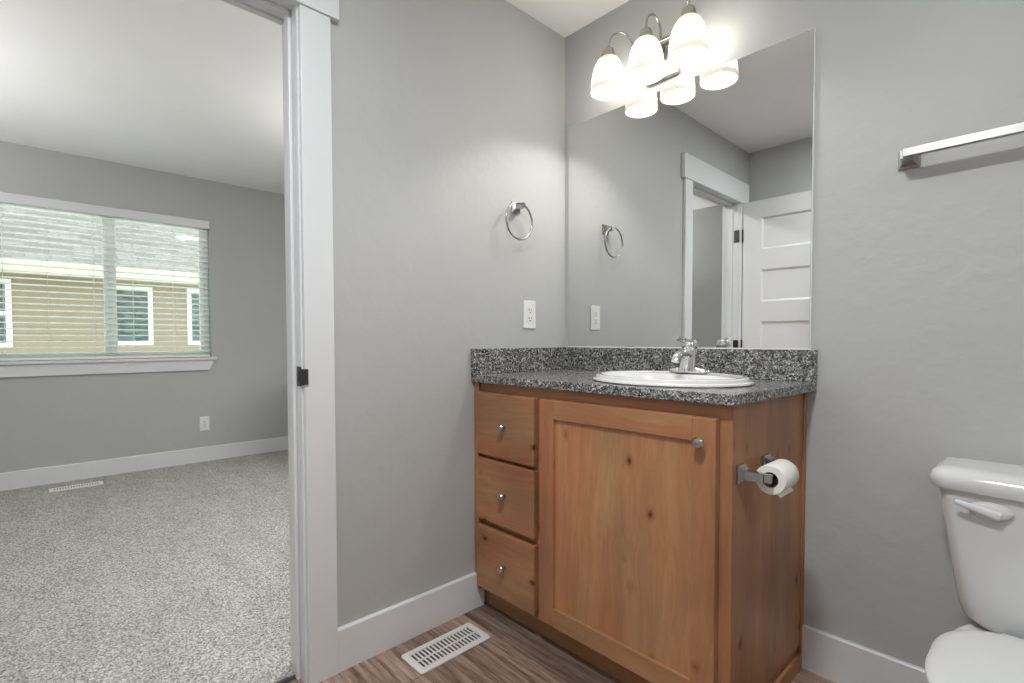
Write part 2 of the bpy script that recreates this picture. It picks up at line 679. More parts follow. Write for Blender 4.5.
# ------------------------------------------------------------------ room shell
H = 2.44
L = 2.09        # bathroom depth
RX = 2.95       # right wall
T = 0.10        # partition thickness
BX = -3.43      # bedroom window wall
BY0, BY1 = -3.32, 0.55
OY0, OY1 = -1.940, -1.190   # door opening in the left wall
HZ = 2.066
struct('floor', B(-0.07, RX + 0.1, -L - 0.1, 0.1, -0.06, 0.0), M['plank'])
struct('floor_bedroom', B(BX - 0.12, -0.055, BY0 - 0.1, BY1 + 0.1, -0.06, 0.016), M['carpet'])
bm = B(-T, RX + 0.1, -L - 0.1, 0.1, H, H + 0.08)
struct('ceiling', bm, M['ceiling'])
struct('ceiling_bedroom', B(BX - 0.12, -T, BY0 - 0.1, BY1 + 0.1, H, H + 0.08), M['ceiling'])
struct('wall_back', B(-T, RX + 0.1, 0.0, 0.1, -0.06, H), M['wall'])
struct('wall_front', B(0.0, RX + 0.1, -L - 0.1, -L, -0.06, H), M['wall'])
struct('wall_right', B(RX, RX + 0.1, -L, 0.0, -0.06, H), M['wall'])
bm = bmesh.new()
box(bm, -T, 0, OY1, 0, 0.0, H)
box(bm, -T, 0, OY0, OY1, HZ, H)
box(bm, -T, 0, -L, OY0, 0.0, H)
struct('wall_left', bm, M['wall'])
struct('wall_bedroom_near', B(-T, 0, BY0, -L, 0, H), M['wall_bed'])
struct('wall_bedroom_far', B(-T, 0, 0.1, BY1, 0, H), M['wall_bed'])
struct('wall_bedroom_south', B(BX, -T, BY0 - 0.1, BY0, 0, H), M['wall_bed'])
struct('wall_bedroom_north', B(BX, -T, BY1, BY1 + 0.1, 0, H), M['wall_bed'])
# window wall with its opening
WY0, WY1, WZ0, WZ1 = -2.06, -0.70, 0.905, 2.09
bm = bmesh.new()
box(bm, BX - 0.12, BX, BY0 - 0.1, WY0, -0.06, H)
box(bm, BX - 0.12, BX, WY1, BY1 + 0.1, -0.06, H)
box(bm, BX - 0.12, BX, WY0, WY1, -0.06, WZ0)
box(bm, BX - 0.12, BX, WY0, WY1, WZ1, H)
struct('wall_window', bm, M['wall_bed'])


# baseboards with an eased top edge
def baseboard(name, axis, a0, a1, face, sgn, h=0.14, t=0.014, z=0.0):
    pts = [(face, z), (face + sgn * t, z), (face + sgn * t, z + h - 0.004), (face + sgn * (t - 0.004), z + h), (face, z + h)]
    bm = prism(bmesh.new(), pts, axis, a0, a1)
    return struct(name, bm, M['trim'])


baseboard('baseboard_left', 'y', -1.112, -0.505, 0.0, 1, 0.138)
baseboard('baseboard_back', 'x', 1.0135, RX, 0.0, -1, 0.138)
baseboard('baseboard_right', 'y', -L, -0.02, RX, -1)
baseboard('baseboard_front', 'x', 0.02, RX, -L, 1)
baseboard('baseboard_window', 'y', BY0, BY1, BX, 1, 0.14, 0.014, 0.0)
baseboard('baseboard_north', 'x', BX + 0.02, -T - 0.02, BY1, -1)
baseboard('baseboard_south', 'x', BX + 0.02, -T - 0.02, BY0, 1)
# dark strip for the frayed carpet edge and the shadow along it
struct('trim_1', B(-0.068, -0.05, OY0 + 0.02, OY1 - 0.02, 0.0, 0.013, 0.003), M['carpet_edge_shade'])


# door frame: jambs with stops
bm = bmesh.new()
JT = 0.018
for (ya, yb, ys) in ((OY1 - JT, OY1, -1), (OY0, OY0 + JT, 1)):
    box(bm, -T - 0.002, 0.002, ya, yb, 0, HZ, 0.0015, 1)
y = OY1 - JT
box(bm, -0.075, -0.038, y - 0.011, y, 0, HZ - JT, 0.003, 2)
y = OY0 + JT
box(bm, -0.075, -0.038, y, y + 0.011, 0, HZ - JT, 0.003, 2)
box(bm, -T - 0.002, 0.002, OY0, OY1, HZ - JT, HZ, 0.0015, 1)
box(bm, -0.075, -0.038, OY0 + JT, OY1 - JT, HZ - JT - 0.011, HZ - JT, 0.003, 2)
jamb = struct('trim_2', bm, M['trim'])
# casings on the bathroom side and the bedroom side, flat craftsman style
bm = bmesh.new()
box(bm, 0.0, 0.018, -1.203, -1.111, 0, 2.042, 0.002, 2)
struct('trim_3', bm, M['trim'])
bm = bmesh.new()
box(bm, 0.0, 0.018, -2.015, -1.930, 0, 2.042, 0.002, 2)
struct('trim_4', bm, M['trim'])
bm = bmesh.new()
box(bm, 0.0, 0.025, -2.045, -1.086, 2.042, 2.19, 0.002, 2)
struct('trim_5', bm, M['trim'])
bm = bmesh.new()
box(bm, -T - 0.018, -T, -1.209, -1.125, 0.016, 2.042, 0.003, 2)
struct('trim_6', bm, M['trim'])
bm = bmesh.new()
box(bm, -T - 0.018, -T, -2.010, -1.921, 0.016, 2.042, 0.003, 2)
struct('trim_7', bm, M['trim'])
bm = bmesh.new()
box(bm, -T - 0.025, -T, -2.035, -1.10, 2.042, 2.19, 0.002, 2)
struct('trim_8', bm, M['trim'])

# strike plate on the jamb
bm = bmesh.new()
yj = OY1 - JT
box(bm, -0.030, 0.0035, yj - 0.0022, yj - 0.0002, 0.918, 0.978, 0.0008, 1)
# curled lip
pts = [(0.0035, yj - 0.002), (0.0195, yj + 0.000), (0.0215, yj + 0.006), (0.0235, yj + 0.012), (0.0255, yj + 0.012), (0.0235, yj + 0.004), (0.0215, yj - 0.003), (0.0035, yj - 0.005)]
prism(bm, pts, 'z', 0.925, 0.971)
sp = obj('strike_plate', bm, M['black_metal'])
sp['label'] = 'small dark metal latch strike plate on the white door jamb'
sp['category'] = 'strike plate'
hole = obj('latch_hole', B(-0.022, -0.006, yj - 0.0026, yj - 0.0021, 0.933, 0.963), M['dark_slot'], sp)

# ------------------------------------------------------------------ bathroom door, open against the front wall
DX0, DX1 = 0.024, 0.734
dY = -1.945
holes = []
for k in range(5):
    zt = 1.917 - k * 0.3655
    holes.append((DX0 + 0.125, DX1 - 0.125, zt - 0.225, zt))
bm = panelled(bmesh.new(), DX0, DX1, 0.012, 2.040, dY, dY - 0.035, holes, 0.014, 0.008)
door = obj('door_1', bm, M['door'])
door['kind'] = 'structure'
for zc in (1.805, 1.01, 0.225):
    bm = bmesh.new()
    box(bm, 0.020, DX0 + 0.001, dY - 0.030, dY + 0.001, zc - 0.045, zc + 0.045, 0.0008, 1)
    box(bm, -0.030, 0.006, OY0 + JT, OY0 + JT + 0.002, zc - 0.045, zc + 0.045, 0.0005, 1)
    lathe(bm, [(0.0, -0.047), (0.006, -0.047), (0.006, 0.047), (0.0, 0.047)], (0.021, dY + 0.006, zc), 'z', 12)
    obj('hinge', bm, M['bronze'], door, True)
bm = bmesh.new()
lathe(bm, [(0.0, 0.0), (0.03, 0.0), (0.03, 0.006), (0.012, 0.010), (0.011, 0.03), (0.024, 0.04), (0.027, 0.052), (0.02, 0.064), (0.0, 0.066)],
      (DX1 - 0.06, dY, 0.955), 'y', 24)
obj('door_knob', bm, M['nickel'], door, True)

# ------------------------------------------------------------------ bedroom window
win = bpy.data.objects.new('window_1', None)
COL.objects.link(win)
win.location = (BX - 0.09, (WY0 + WY1) / 2, WZ0)
win['kind'] = 'structure'
xo0, xo1 = BX - 0.115, BX - 0.065
bm = bmesh.new()
FW = 0.045
box(bm, xo0, xo1, WY0, WY1, WZ0 + 0.0, WZ0 + FW, 0.002, 1)
box(bm, xo0, xo1, WY0, WY1, WZ1 - FW, WZ1, 0.002, 1)
box(bm, xo0, xo1, WY0, WY0 + FW, WZ0 + FW, WZ1 - FW, 0.002, 1)
box(bm, xo0, xo1, WY1 - FW, WY1, WZ0 + FW, WZ1 - FW, 0.002, 1)
obj('window_frame', bm, M['vinyl'], win)
obj('mullion', B(xo0 + 0.002, xo1 + 0.004, -1.392, -1.358, WZ0 + FW, WZ1 - FW, 0.002, 1), M['vinyl'], win)
for (a, b_) in ((WY0 + FW, -1.392), (-1.358, WY1 - FW)):
    bm = bmesh.new()
    s = 0.022
    box(bm, xo0 + 0.012, xo1 - 0.008, a, b_, WZ0 + FW, WZ0 + FW + s, 0.001, 1)
    box(bm, xo0 + 0.012, xo1 - 0.008, a, b_, WZ1 - FW - s, WZ1 - FW, 0.001, 1)
    box(bm, xo0 + 0.012, xo1 - 0.008, a, a + s, WZ0 + FW + s, WZ1 - FW - s, 0.001, 1)
    box(bm, xo0 + 0.012, xo1 - 0.008, b_ - s, b_, WZ0 + FW + s, WZ1 - FW - s, 0.001, 1)
    sash = obj('sash', bm, M['vinyl'], win)
    obj('window_pane', B(xo0 + 0.024, xo0 + 0.028, a + s, b_ - s, WZ0 + FW + s, WZ1 - FW - s), M['glass'], sash)
# sill board and apron under it
bm = B(BX - 0.065, BX + 0.034, WY0 - 0.03, -0.668, 0.893, 0.915, 0.003, 2)
struct('trim_9', bm, M['trim'])
bm = prism(bmesh.new(), [(WY0 - 0.02, 0.893), (-0.688, 0.893), (-0.722, 0.806), (WY0 + 0.015, 0.806)], 'x', BX, BX + 0.018)
struct('trim_10', bm, M['trim'])

# venetian blind inside the opening
bl = empty('window_blind', (BX - 0.03, (WY0 + WY1) / 2, 0.915),
           'white venetian blind lowered over the bedroom window with its slats open', 'blind')
bm = bmesh.new()
box(bm, BX - 0.010, BX + 0.012, WY0 + 0.004, WY1 - 0.002, 2.020, 2.088, 0.003, 2)
obj('valance', bm, M['trim'], bl)
obj('headrail', B(BX - 0.060, BX - 0.012, WY0 + 0.008, WY1 - 0.008, 2.035, 2.085, 0.002, 1), M['slat'], bl)
slat0 = None
ns = 24
for k in range(ns):
    z = 0.965 + k * (2.006 - 0.965) / (ns - 1)
    if slat0 is None:
        tilt = math.radians(5)
        prof = []
        hw = 0.024
        for s_, off in ((1, 0.0013), (-1, -0.0013)):
            rng = range(7) if s_ == 1 else range(6, -1, -1)
            for i in rng:
                u = -hw + 2 * hw * i / 6
                zz = 0.0022 * (1 - (u / hw) ** 2) + off
                prof.append((BX - 0.036 + u * math.cos(tilt) - zz * math.sin(tilt), z + u * math.sin(tilt) + zz * math.cos(tilt)))
        bm = prism(bmesh.new(), prof, 'y', WY0 + 0.008, WY1 - 0.008)
        slat0 = obj('slat', bm, M['slat'], bl)
    else:
        c = slat0.copy()
        COL.objects.link(c)
        c.parent = bl
        c.location = slat0.location + Vector((0, 0, z - 0.965))
obj('bottom_rail', B(BX - 0.060, BX - 0.013, WY0 + 0.008, WY1 - 0.008, 0.919, 0.938, 0.003, 2), M['slat'], bl)
for yc in (-1.965, -1.735, -1.475, -1.235, -0.965):
    bm = bmesh.new()
    for xx in (BX - 0.0095, BX - 0.0625):
        tube(bm, [(xx, yc, 0.925), (xx, yc, 2.04)], 0.0011, 6)
    obj('ladder_cord', bm, M['cord'], bl)

# ------------------------------------------------------------------ neighbouring house and ground outside
struct('ground', B(-24, BX - 0.3, -16, 14, -0.5, -0.42), M['grass'])
hs = empty('neighbour_house', (-10, -2, -0.42), 'tan sided house with a grey shingle roof seen through the bedroom window', 'house')
pts = []
z = -0.42
while z < 2.45:
    pts += [(-10.0 + 0.018, z), (-10.0 + 0.004, z + 0.115)]
    z += 0.115
bm = prism(bmesh.new(), [(-10.2, -0.42)] + pts + [(-10.2, z)], 'y', -9, 7)
obj('siding', bm, M['siding'], hs)
bm = bmesh.new()
rt = [(-9.55, 2.36), (-15.0, 4.86), (-20.4, 2.36), (-20.4, 2.30), (-15.0, 4.78), (-9.55, 2.28)]
prism(bm, rt, 'y', -9.5, 7.5)
obj('roof', bm, M['shingle'], hs)
obj('fascia', B(-9.62, -9.52, -9.5, 7.5, 2.13, 2.355, 0.01, 2), M['fascia'], hs)
obj('soffit', B(-10.0, -9.62, -9.5, 7.5, 2.13, 2.15), M['soffit'], hs)
obj('rear_wall', B(-20.0, -19.8, -9, 7, -0.42, 2.45), M['siding'], hs)
for (a, b_, z0, z1) in ((-0.95, -0.24, 0.98, 2.065), (0.31, 1.02, 0.98, 2.085), (-2.90, -2.12, 0.96, 2.07)):
    bm = bmesh.new()
    f = 0.075
    box(bm, -9.995, -9.965, a, b_, z0, z0 + f, 0.003, 1)
    box(bm, -9.995, -9.965, a, b_, z1 - f, z1, 0.003, 1)
    box(bm, -9.995, -9.965, a, a + f, z0 + f, z1 - f, 0.003, 1)
    box(bm, -9.995, -9.965, b_ - f, b_, z0 + f, z1 - f, 0.003, 1)
    if a < -2:
        box(bm, -9.995, -9.965, a + f, b_ - f, (z0 + z1) / 2 - 0.03, (z0 + z1) / 2 + 0.03, 0.003, 1)
    w_ = obj('house_window', bm, M['vinyl'], hs)
    obj('window_pane', B(-9.99, -9.98, a + f, b_ - f, z0 + f, z1 - f), M['darkglass'], w_)

# ------------------------------------------------------------------ vanity cabinet
CW = 1.010          # width at the wall
CF = 1.004          # width at the face
van = empty('vanity_cabinet', (0.5, -0.25, 0.0),
            'knotty stained wood bathroom vanity cabinet with three drawers and one door', 'cabinet')
FY = -0.525
bm = bmesh.new()
# carcass with recessed toe space
prism(bm, [(0.002, FY), (CF, FY), (CW, -0.004), (0.002, -0.004)], 'z', 0.078, 0.8935)
obj('carcass', bm, M['wood_side'], van)
bm = bmesh.new()
prism(bm, [(0.004, -0.490), (CF - 0.006, -0.490), (CW - 0.006, -0.004), (0.004, -0.004)], 'z', 0.0, 0.0775)
obj('toe_kick', bm, M['wood_dark'], van)
# face frame: rails and stiles standing 4 mm proud of the carcass
fy0, fy1 = FY - 0.004, FY
obj('frame_rail', B(0.028, 0.958, fy0, fy1, 0.852, 0.893), M['wood_x'], van)
obj('frame_rail', B(0.028, 0.958, fy0, fy1, 0.0785, 0.115), M['wood_x'], van)
obj('frame_stile', B(0.958, CF, fy0, fy1, 0.0785, 0.893), M['wood_z'], van)
obj('frame_stile', B(0.332, 0.378, fy0, fy1, 0.115, 0.852), M['wood_z'], van)
obj('frame_stile', B(0.001, 0.028, fy0 - 0.014, fy1, 0.0785, 0.893, 0.001, 1), M['wood_z'], van)
# side shoe and scribe strips
bm = prism(bmesh.new(), [(CF - 0.007, -0.50), (CF + 0.006, -0.50), (CW + 0.006, -0.018), (CW - 0.007, -0.018)], 'z', 0.0, 0.048)
obj('shoe_moulding', bm, M['wood_y'], van)
bm = B(CW - 0.001, CW + 0.005, -0.022, -0.002, 0.0485, 0.893, 0.001, 1)
obj('scribe_strip', bm, M['wood_z'], van)


def knob(c, parent):
    bm = bmesh.new()
    lathe(bm, [(0.0, 0.0), (0.0065, 0.0), (0.0055, -0.010), (0.007, -0.014), (0.0145, -0.018), (0.0155, -0.023),
               (0.012, -0.028), (0.0, -0.030)], c, 'y', 24)
    return obj('knob', bm, M['nickel'], parent, True)


DF = FY - 0.004
for (z0, z1) in ((0.620, 0.858), (0.368, 0.606), (0.100, 0.344)):
    bm = B(0.0295, 0.338, -0.554, DF - 0.0005, z0, z1, 0.003, 2)
    dr = obj('drawer', bm, M['wood_drawer'], van)
    knob((0.190, -0.554, (z0 + z1) / 2), dr)
# shaker door: stiles, rails and a recessed panel
dx0, dx1, dz0, dz1 = 0.365, 0.973, 0.100, 0.858
yb_, yf_ = DF - 0.0005, -0.555
sw_ = 0.063
cd = obj('cabinet_door', B(dx0 + sw_ - 0.004, dx1 - sw_ + 0.004, yf_ + 0.010, yb_, dz0 + sw_ - 0.004, dz1 - sw_ + 0.004), M['wood_panel'], van)
obj('door_stile', B(dx0, dx0 + sw_, yf_, yb_, dz0, dz1, 0.0025, 2), M['wood_z'], cd)
obj('door_stile', B(dx1 - sw_, dx1, yf_, yb_, dz0, dz1, 0.0025, 2), M['wood_z'], cd)
obj('door_rail', B(dx0 + sw_, dx1 - sw_, yf_ + 0.0003, yb_, dz1 - sw_, dz1, 0.0015, 2), M['wood_x'], cd)
obj('door_rail', B(dx0 + sw_, dx1 - sw_, yf_ + 0.0003, yb_, dz0, dz0 + sw_, 0.0015, 2), M['wood_x'], cd)
knob((0.937, yf_, 0.796), cd)

# ------------------------------------------------------------------ countertop with splashes
ct = empty('countertop', (0.5, -0.28, 0.894), 'speckled grey granite look vanity countertop with backsplash', 'countertop')
TZ = 0.9226
bm = bmesh.new()
n_ = 7
xl, xr_b, xr_f, yf = 0.001, 1.043, 1.018, -0.559
outline = [(xl, -0.001), (xl, yf + 0.001)]
for i in range(5):
    a = i / 4 * PI / 2
    outline.append((xr_f - 0.014 + 0.014 * math.sin(a), yf + 0.014 - 0.014 * math.cos(a)))
outline.append((xr_b, -0.001))
prism(bm, outline, 'z', 0.8945, TZ)
top_edges = [e for e in bm.edges if all(abs(v.co.z - TZ) < 1e-5 for v in e.verts)]
# elliptical cut-out for the basin
SCX, SCY, SRX, SRY = 0.700, -0.304, 0.256, 0.215
slab = obj('counter_slab', bm, M['granite'], ct)
cut = bmesh.new()
loops = []
for zz in (0.85, 0.96):
    loops.append([(SCX + (SRX - 0.022) * math.cos(2 * PI * i / 64), SCY + (SRY - 0.022) * math.sin(2 * PI * i / 64), zz) for i in range(64)])
loft(cut, loops)
bmesh.ops.recalc_face_normals(cut, faces=cut.faces)
me = bpy.data.meshes.new('cutter')
cut.to_mesh(me)
cut.free()
co = bpy.data.objects.new('cutter', me)
COL.objects.link(co)
for target in (slab, [o for o in van.children if o.name.startswith('carcass')][0]):
    bo = target.modifiers.new('cut', 'BOOLEAN')
    bo.operation = 'DIFFERENCE'
    bo.solver = 'EXACT'
    bo.object = co
    if target is not slab:
        co.location.z = 0
bpy.context.view_layer.update()
dg = bpy.context.evaluated_depsgraph_get()
new = bpy.data.meshes.new_from_object(slab.evaluated_get(dg))
slab.modifiers.clear()
slab.data = new
# the carcass cut needs depth for the bowl
for v in co.data.vertices:
    if v.co.z < 0.9:
        v.co.z = 0.74
car = [o for o in van.children if o.name.startswith('carcass')][0]
bpy.context.view_layer.update()
dg = bpy.context.evaluated_depsgraph_get()
new = bpy.data.meshes.new_from_object(car.evaluated_get(dg))
car.modifiers.clear()
car.data = new
bpy.data.objects.remove(co)
bv = slab.modifiers.new('edge', 'BEVEL')
bv.width = 0.003
bv.segments = 3
bv.limit_method = 'ANGLE'
bv.angle_limit = math.radians(50)
obj('backsplash', B(0.0205, 1.0435, -0.020, -0.0005, TZ + 0.0003, 1.0235, 0.0015, 2), M['granite'], ct)
obj('side_splash', B(0.0005, 0.020, -0.559, -0.0005, TZ + 0.0003, 1.0235, 0.0015, 2), M['granite'], ct)

# ------------------------------------------------------------------ drop-in basin
def ell(z, k, dx=0.0, dy=0.0, n=64, cx=SCX, cy=SCY):
    """loop inset by k from the rim"""
    return [(cx + dx + (SRX - k) * math.cos(2 * PI * i / n), cy + dy + (SRY - k) * math.sin(2 * PI * i / n), z) for i in range(n)]


bm = bmesh.new()
prof = [(TZ + 0.0004, 0.004), (TZ + 0.0035, 0.0), (TZ + 0.0075, 0.0008), (TZ + 0.0100, 0.0055), (TZ + 0.0110, 0.0095),
        (TZ + 0.0145, 0.0105), (TZ + 0.0190, 0.0125), (TZ + 0.0215, 0.0175), (TZ + 0.0220, 0.0250), (TZ + 0.020, 0.0300), (TZ + 0.016, 0.040), (TZ + 0.002, 0.050), (TZ - 0.03, 0.060), (TZ - 0.07, 0.080),
        (TZ - 0.11, 0.110), (TZ - 0.135, 0.150), (TZ - 0.145, 0.185)]
loops = []
for z, k in prof:
    dy = 0.0
    if k > 0.03:
        dy = -0.018
        kk = k
    else:
        kk = k
        dy = -0.018 * k / 0.03 * 0.0
    loops.append([(SCX + (SRX - kk) * math.cos(2 * PI * i / 64),
                   SCY + dy + (SRY - kk * 1.0 - (0.024 if k > 0.03 else 0)) * math.sin(2 * PI * i / 64), z) for i in range(64)])
loft(bm, loops, cap0=False, cap1=True)
# underside shell
under = [(TZ + 0.0004, 0.004), (TZ + 0.0004, 0.026), (TZ - 0.03, 0.046), (TZ - 0.08, 0.070), (TZ - 0.12, 0.100), (TZ - 0.153, 0.150), (TZ - 0.156, 0.18)]
loops = [[(SCX + (SRX - k) * math.cos(2 * PI * i / 64), SCY + (SRY - k) * math.sin(2 * PI * i / 64), z) for i in range(64)] for z, k in under]
loft(bm, loops, cap0=False, cap1=True)
bmesh.ops.remove_doubles(bm, verts=bm.verts, dist=1e-4)
sink = obj('bathroom_sink', bm, M['sink'], None, True)
sink['label'] = 'white oval drop-in sink set into the speckled vanity countertop'
sink['category'] = 'sink'
bm = bmesh.new()
lathe(bm, [(0.0, 0.001), (0.020, 0.001), (0.021, 0.003), (0.014, 0.005), (0.0, 0.006)], (SCX, SCY - 0.018, TZ - 0.145), 'z', 24)
obj('drain', bm, M['chrome'], sink, True)

# ------------------------------------------------------------------ faucet
FX, FYc, FZ = 0.688, -0.140, TZ + 0.0205
fa = empty('faucet', (FX, FYc, FZ), 'chrome single lever faucet on the back rim of the oval sink', 'faucet')
bm = bmesh.new()
loops = []
for z, hx, hy in ((0.0, 0.074, 0.026), (0.006, 0.074, 0.026), (0.011, 0.070, 0.023), (0.016, 0.050, 0.020), (0.020, 0.030, 0.018)):
    lp = []
    for i in range(40):
        a = 2 * PI * i / 40
        c_, s_ = math.cos(a), math.sin(a)
        lp.append((FX + hx * math.copysign(abs(c_) ** 0.75, c_), FYc + hy * math.copysign(abs(s_) ** 0.75, s_), FZ + z))
    loops.append(lp)
loft(bm, loops)
obj('base_plate', bm, M['chrome'], fa, True)
bm = bmesh.new()
loops = []
for z, dy, rx, ry in ((0.008, -0.010, 0.032, 0.036), (0.022, -0.008, 0.0295, 0.033), (0.040, -0.004, 0.0265, 0.029), (0.058, 0.0, 0.025, 0.027), (0.074, 0.003, 0.0245, 0.026), (0.080, 0.003, 0.0235, 0.025)):
    loops.append([(FX + rx * math.cos(2 * PI * i / 32), FYc + dy + ry * math.sin(2 * PI * i / 32), FZ + z) for i in range(32)])
loft(bm, loops)
obj('body', bm, M['chrome'], fa, True)
bm = bmesh.new()
path = smooth_path([(FX, FYc - 0.005, FZ + 0.050), (FX, FYc - 0.035, FZ + 0.066), (FX, FYc - 0.066, FZ + 0.064), (FX, FYc - 0.090, FZ + 0.052), (FX, FYc - 0.097, FZ + 0.041)], 5)
nn = len(path)
tube(bm, path, [0.017 - 0.005 * min(1, i / nn * 1.3) for i in range(nn)], 16, 1.15, side=(0, 0, 1))
obj('spout', bm, M['chrome'], fa, True)
bm = bmesh.new()
# domed cap and lever blade
lathe(bm, [(0.0235, 0.0), (0.0260, 0.004), (0.0260, 0.016), (0.0225, 0.027), (0.013, 0.034), (0.0, 0.036)], (FX, FYc + 0.003, FZ + 0.081), 'z', 28, cap0=True)
path = smooth_path([(FX, FYc + 0.004, FZ + 0.100), (FX - 0.003, FYc - 0.025, FZ + 0.111), (FX - 0.006, FYc - 0.052, FZ + 0.116), (FX - 0.008, FYc - 0.078, FZ + 0.121)], 5)
nn = len(path)
tube(bm, path, [0.010 - 0.0035 * i / nn for i in range(nn)], 14, 1.7, side=(0, 0, 1))
obj('lever', bm, M['chrome'], fa, True)
bm = bmesh.new()
tube(bm, [(FX, FYc + 0.036, FZ + 0.004), (FX, FYc + 0.036, FZ + 0.055)], 0.0025, 8)
lathe(bm, [(0.0, 0.0), (0.005, 0.001), (0.006, 0.006), (0.0, 0.010)], (FX, FYc + 0.036, FZ + 0.055), 'z', 14)
obj('drain_lift_rod', bm, M['chrome'], fa, True)

# ------------------------------------------------------------------ mirror
mi = empty('wall_mirror', (0.52, -0.003, 1.0245), 'large frameless wall mirror above the vanity backsplash', 'mirror')
obj('mirror_backing', B(0.0255, 1.0240, -0.0045, -0.0005, 1.0275, 2.0245), M['mirror_edge'], mi)
obj('bottom_channel', B(0.0255, 1.0240, -0.0065, -0.0005, 1.0240, 1.0275), M['white_plastic'], mi)
bm = bmesh.new()
vs = [bm.verts.new(p) for p in ((0.0265, -0.005, 1.0285), (1.0200, -0.005, 1.0285), (1.0200, -0.005, 2.0230), (0.0265, -0.005, 2.0230))]
vb = [bm.verts.new((v.co.x + (0.001 if v.co.x > 0.5 else -0.001), -0.0045, v.co.z + (0.001 if v.co.z > 1.5 else -0.001))) for v in vs]
bm.faces.new(vs)
bm.faces.new(vb[::-1])
for i in range(4):
    bm.faces.new((vs[i], vb[i], vb[(i + 1) % 4], vs[(i + 1) % 4]))
obj('mirror_glass', bm, M['mirror'], mi)

# ------------------------------------------------------------------ vanity light
LX = [0.3305, 0.4985, 0.6665]
LY = -0.1234
vl = empty('vanity_light', (0.4985, 0.0, 2.12), 'three-light wall fixture with lit frosted bell shades above the mirror', 'wall lamp')
bm = B(0.428, 0.572, -0.022, -0.0005, 2.058, 2.190, 0.006, 3)
obj('back_plate', bm, M['nickel'], vl)
bm = bmesh.new()
tube(bm, [(0.392, -0.040, 2.190), (0.605, -0.040, 2.190)], 0.0065, 12)
lathe(bm, [(0.0, -0.0), (0.012, -0.0), (0.012, -0.026), (0.0, -0.026)], (0.4985, -0.021, 2.16), 'y', 16)
obj('cross_bar', bm, M['nickel'], vl, True)
for k, lx in enumerate(LX):
    sx = (0.392, 0.508, 0.605)[k]
    bm = bmesh.new()
    z0 = 2.186 if k != 1 else 2.130
    pts = [(sx, -0.040, z0), (sx + (lx - sx) * 0.05, -0.036, 2.225), (sx + (lx - sx) * 0.3, -0.050, 2.262), (sx + (lx - sx) * 0.62, -0.082, 2.274),
           (sx + (lx - sx) * 0.93, -0.113, 2.252), (lx, LY, 2.205)]
    tube(bm, smooth_path(pts, 6), 0.0045, 12)
    obj('arm', bm, M['nickel'], vl, True)
    bm = bmesh.new()
    lathe(bm, [(0.0, 0.040), (0.008, 0.040), (0.012, 0.036), (0.020, 0.031), (0.023, 0.022), (0.027, 0.004), (0.028, -0.003), (0.0, -0.003)], (lx, LY, 2.169), 'z', 28)
    obj('socket_cap', bm, M['nickel'], vl, True)
    bm = bmesh.new()
    outer = [(0.022, 0.136), (0.030, 0.133), (0.040, 0.123), (0.049, 0.106), (0.056, 0.088), (0.062, 0.058), (0.066, 0.030), (0.0688, 0.006), (0.0685, 0.0)]
    inner = [(r - 0.003, h - (0.001 if i == 0 else 0)) for i, (r, h) in enumerate(outer)][::-1]
    inner[0] = (0.0655, 0.0005)
    lathe(bm, outer + inner, (lx, LY, 2.034), 'z', 40)
    sh = obj('lamp_shade', bm, M['lampglass'], vl, True, label='glowing frosted glass bell shade')
    bm = bmesh.new()
    lathe(bm, [(0.0, -0.042), (0.014, -0.039), (0.024, -0.028), (0.028, -0.012), (0.025, 0.006), (0.016, 0.024), (0.013, 0.036), (0.0, 0.038)], (lx, LY, 2.118), 'z', 20)
    obj('bulb', bm, M['bulb'], vl, True)
    point_lamp('bulb_light', (lx, LY, 2.078), 0.018, BULB_W, (1.0, 0.965, 0.91), vl)

# ------------------------------------------------------------------ towel ring
def square_mount(bm, c, axis, sgn, h1=0.024, reach=0.05):
    """stepped square rosette tapering to a square post"""
    secs = [(0.0, h1), (0.006, h1), (0.010, h1 * 0.80), (0.018, h1 * 0.5), (reach - 0.006, h1 * 0.42), (reach, h1 * 0.42)]
    loops = []
    for d, h in secs:
        lp = []
        for (a, b_) in ((-1, -1), (1, -1), (1, 1), (-1, 1)):
            if axis == 'x':
                lp.append((c[0] + sgn * d, c[1] + a * h, c[2] + b_ * h))
            else:
                lp.append((c[0] + a * h, c[1] + sgn * d, c[2] + b_ * h))
        loops.append(lp)
    loft(bm, loops)


tr_ = empty('towel_ring', (0.0, -0.335, 1.61), 'brushed nickel towel ring on the left wall above the outlet', 'towel ring')
bm = bmesh.new()
square_mount(bm, (0.0005, -0.318, 1.612), 'x', 1, 0.024, 0.052)
obj('mount', bm, M['nickel'], tr_)
bm = bmesh.new()
pts = [(0.043, -0.334 + 0.074 * math.cos(2 * PI * i / 64), 1.545 + 0.074 * math.sin(2 * PI * i / 64)) for i in range(64)]
tube(bm, pts, 0.0044, 10, closed=True, side=(1, 0, 0))
obj('ring', bm, M['nickel'], tr_, True)

# ------------------------------------------------------------------ towel bar
tb = empty('towel_bar', (1.56, 0.0, 1.56), 'brushed nickel square towel bar on the wall above the toilet', 'towel bar')
for xx in (1.262, 1.870):
    bm = bmesh.new()
    square_mount(bm, (xx, -0.0005, 1.557), 'y', -1, 0.025, 0.066)
    obj('mount', bm, M['nickel'], tb)
obj('bar', B(1.258, 1.882, -0.082, -0.066, 1.545, 1.568, 0.0015, 1), M['nickel'], tb)


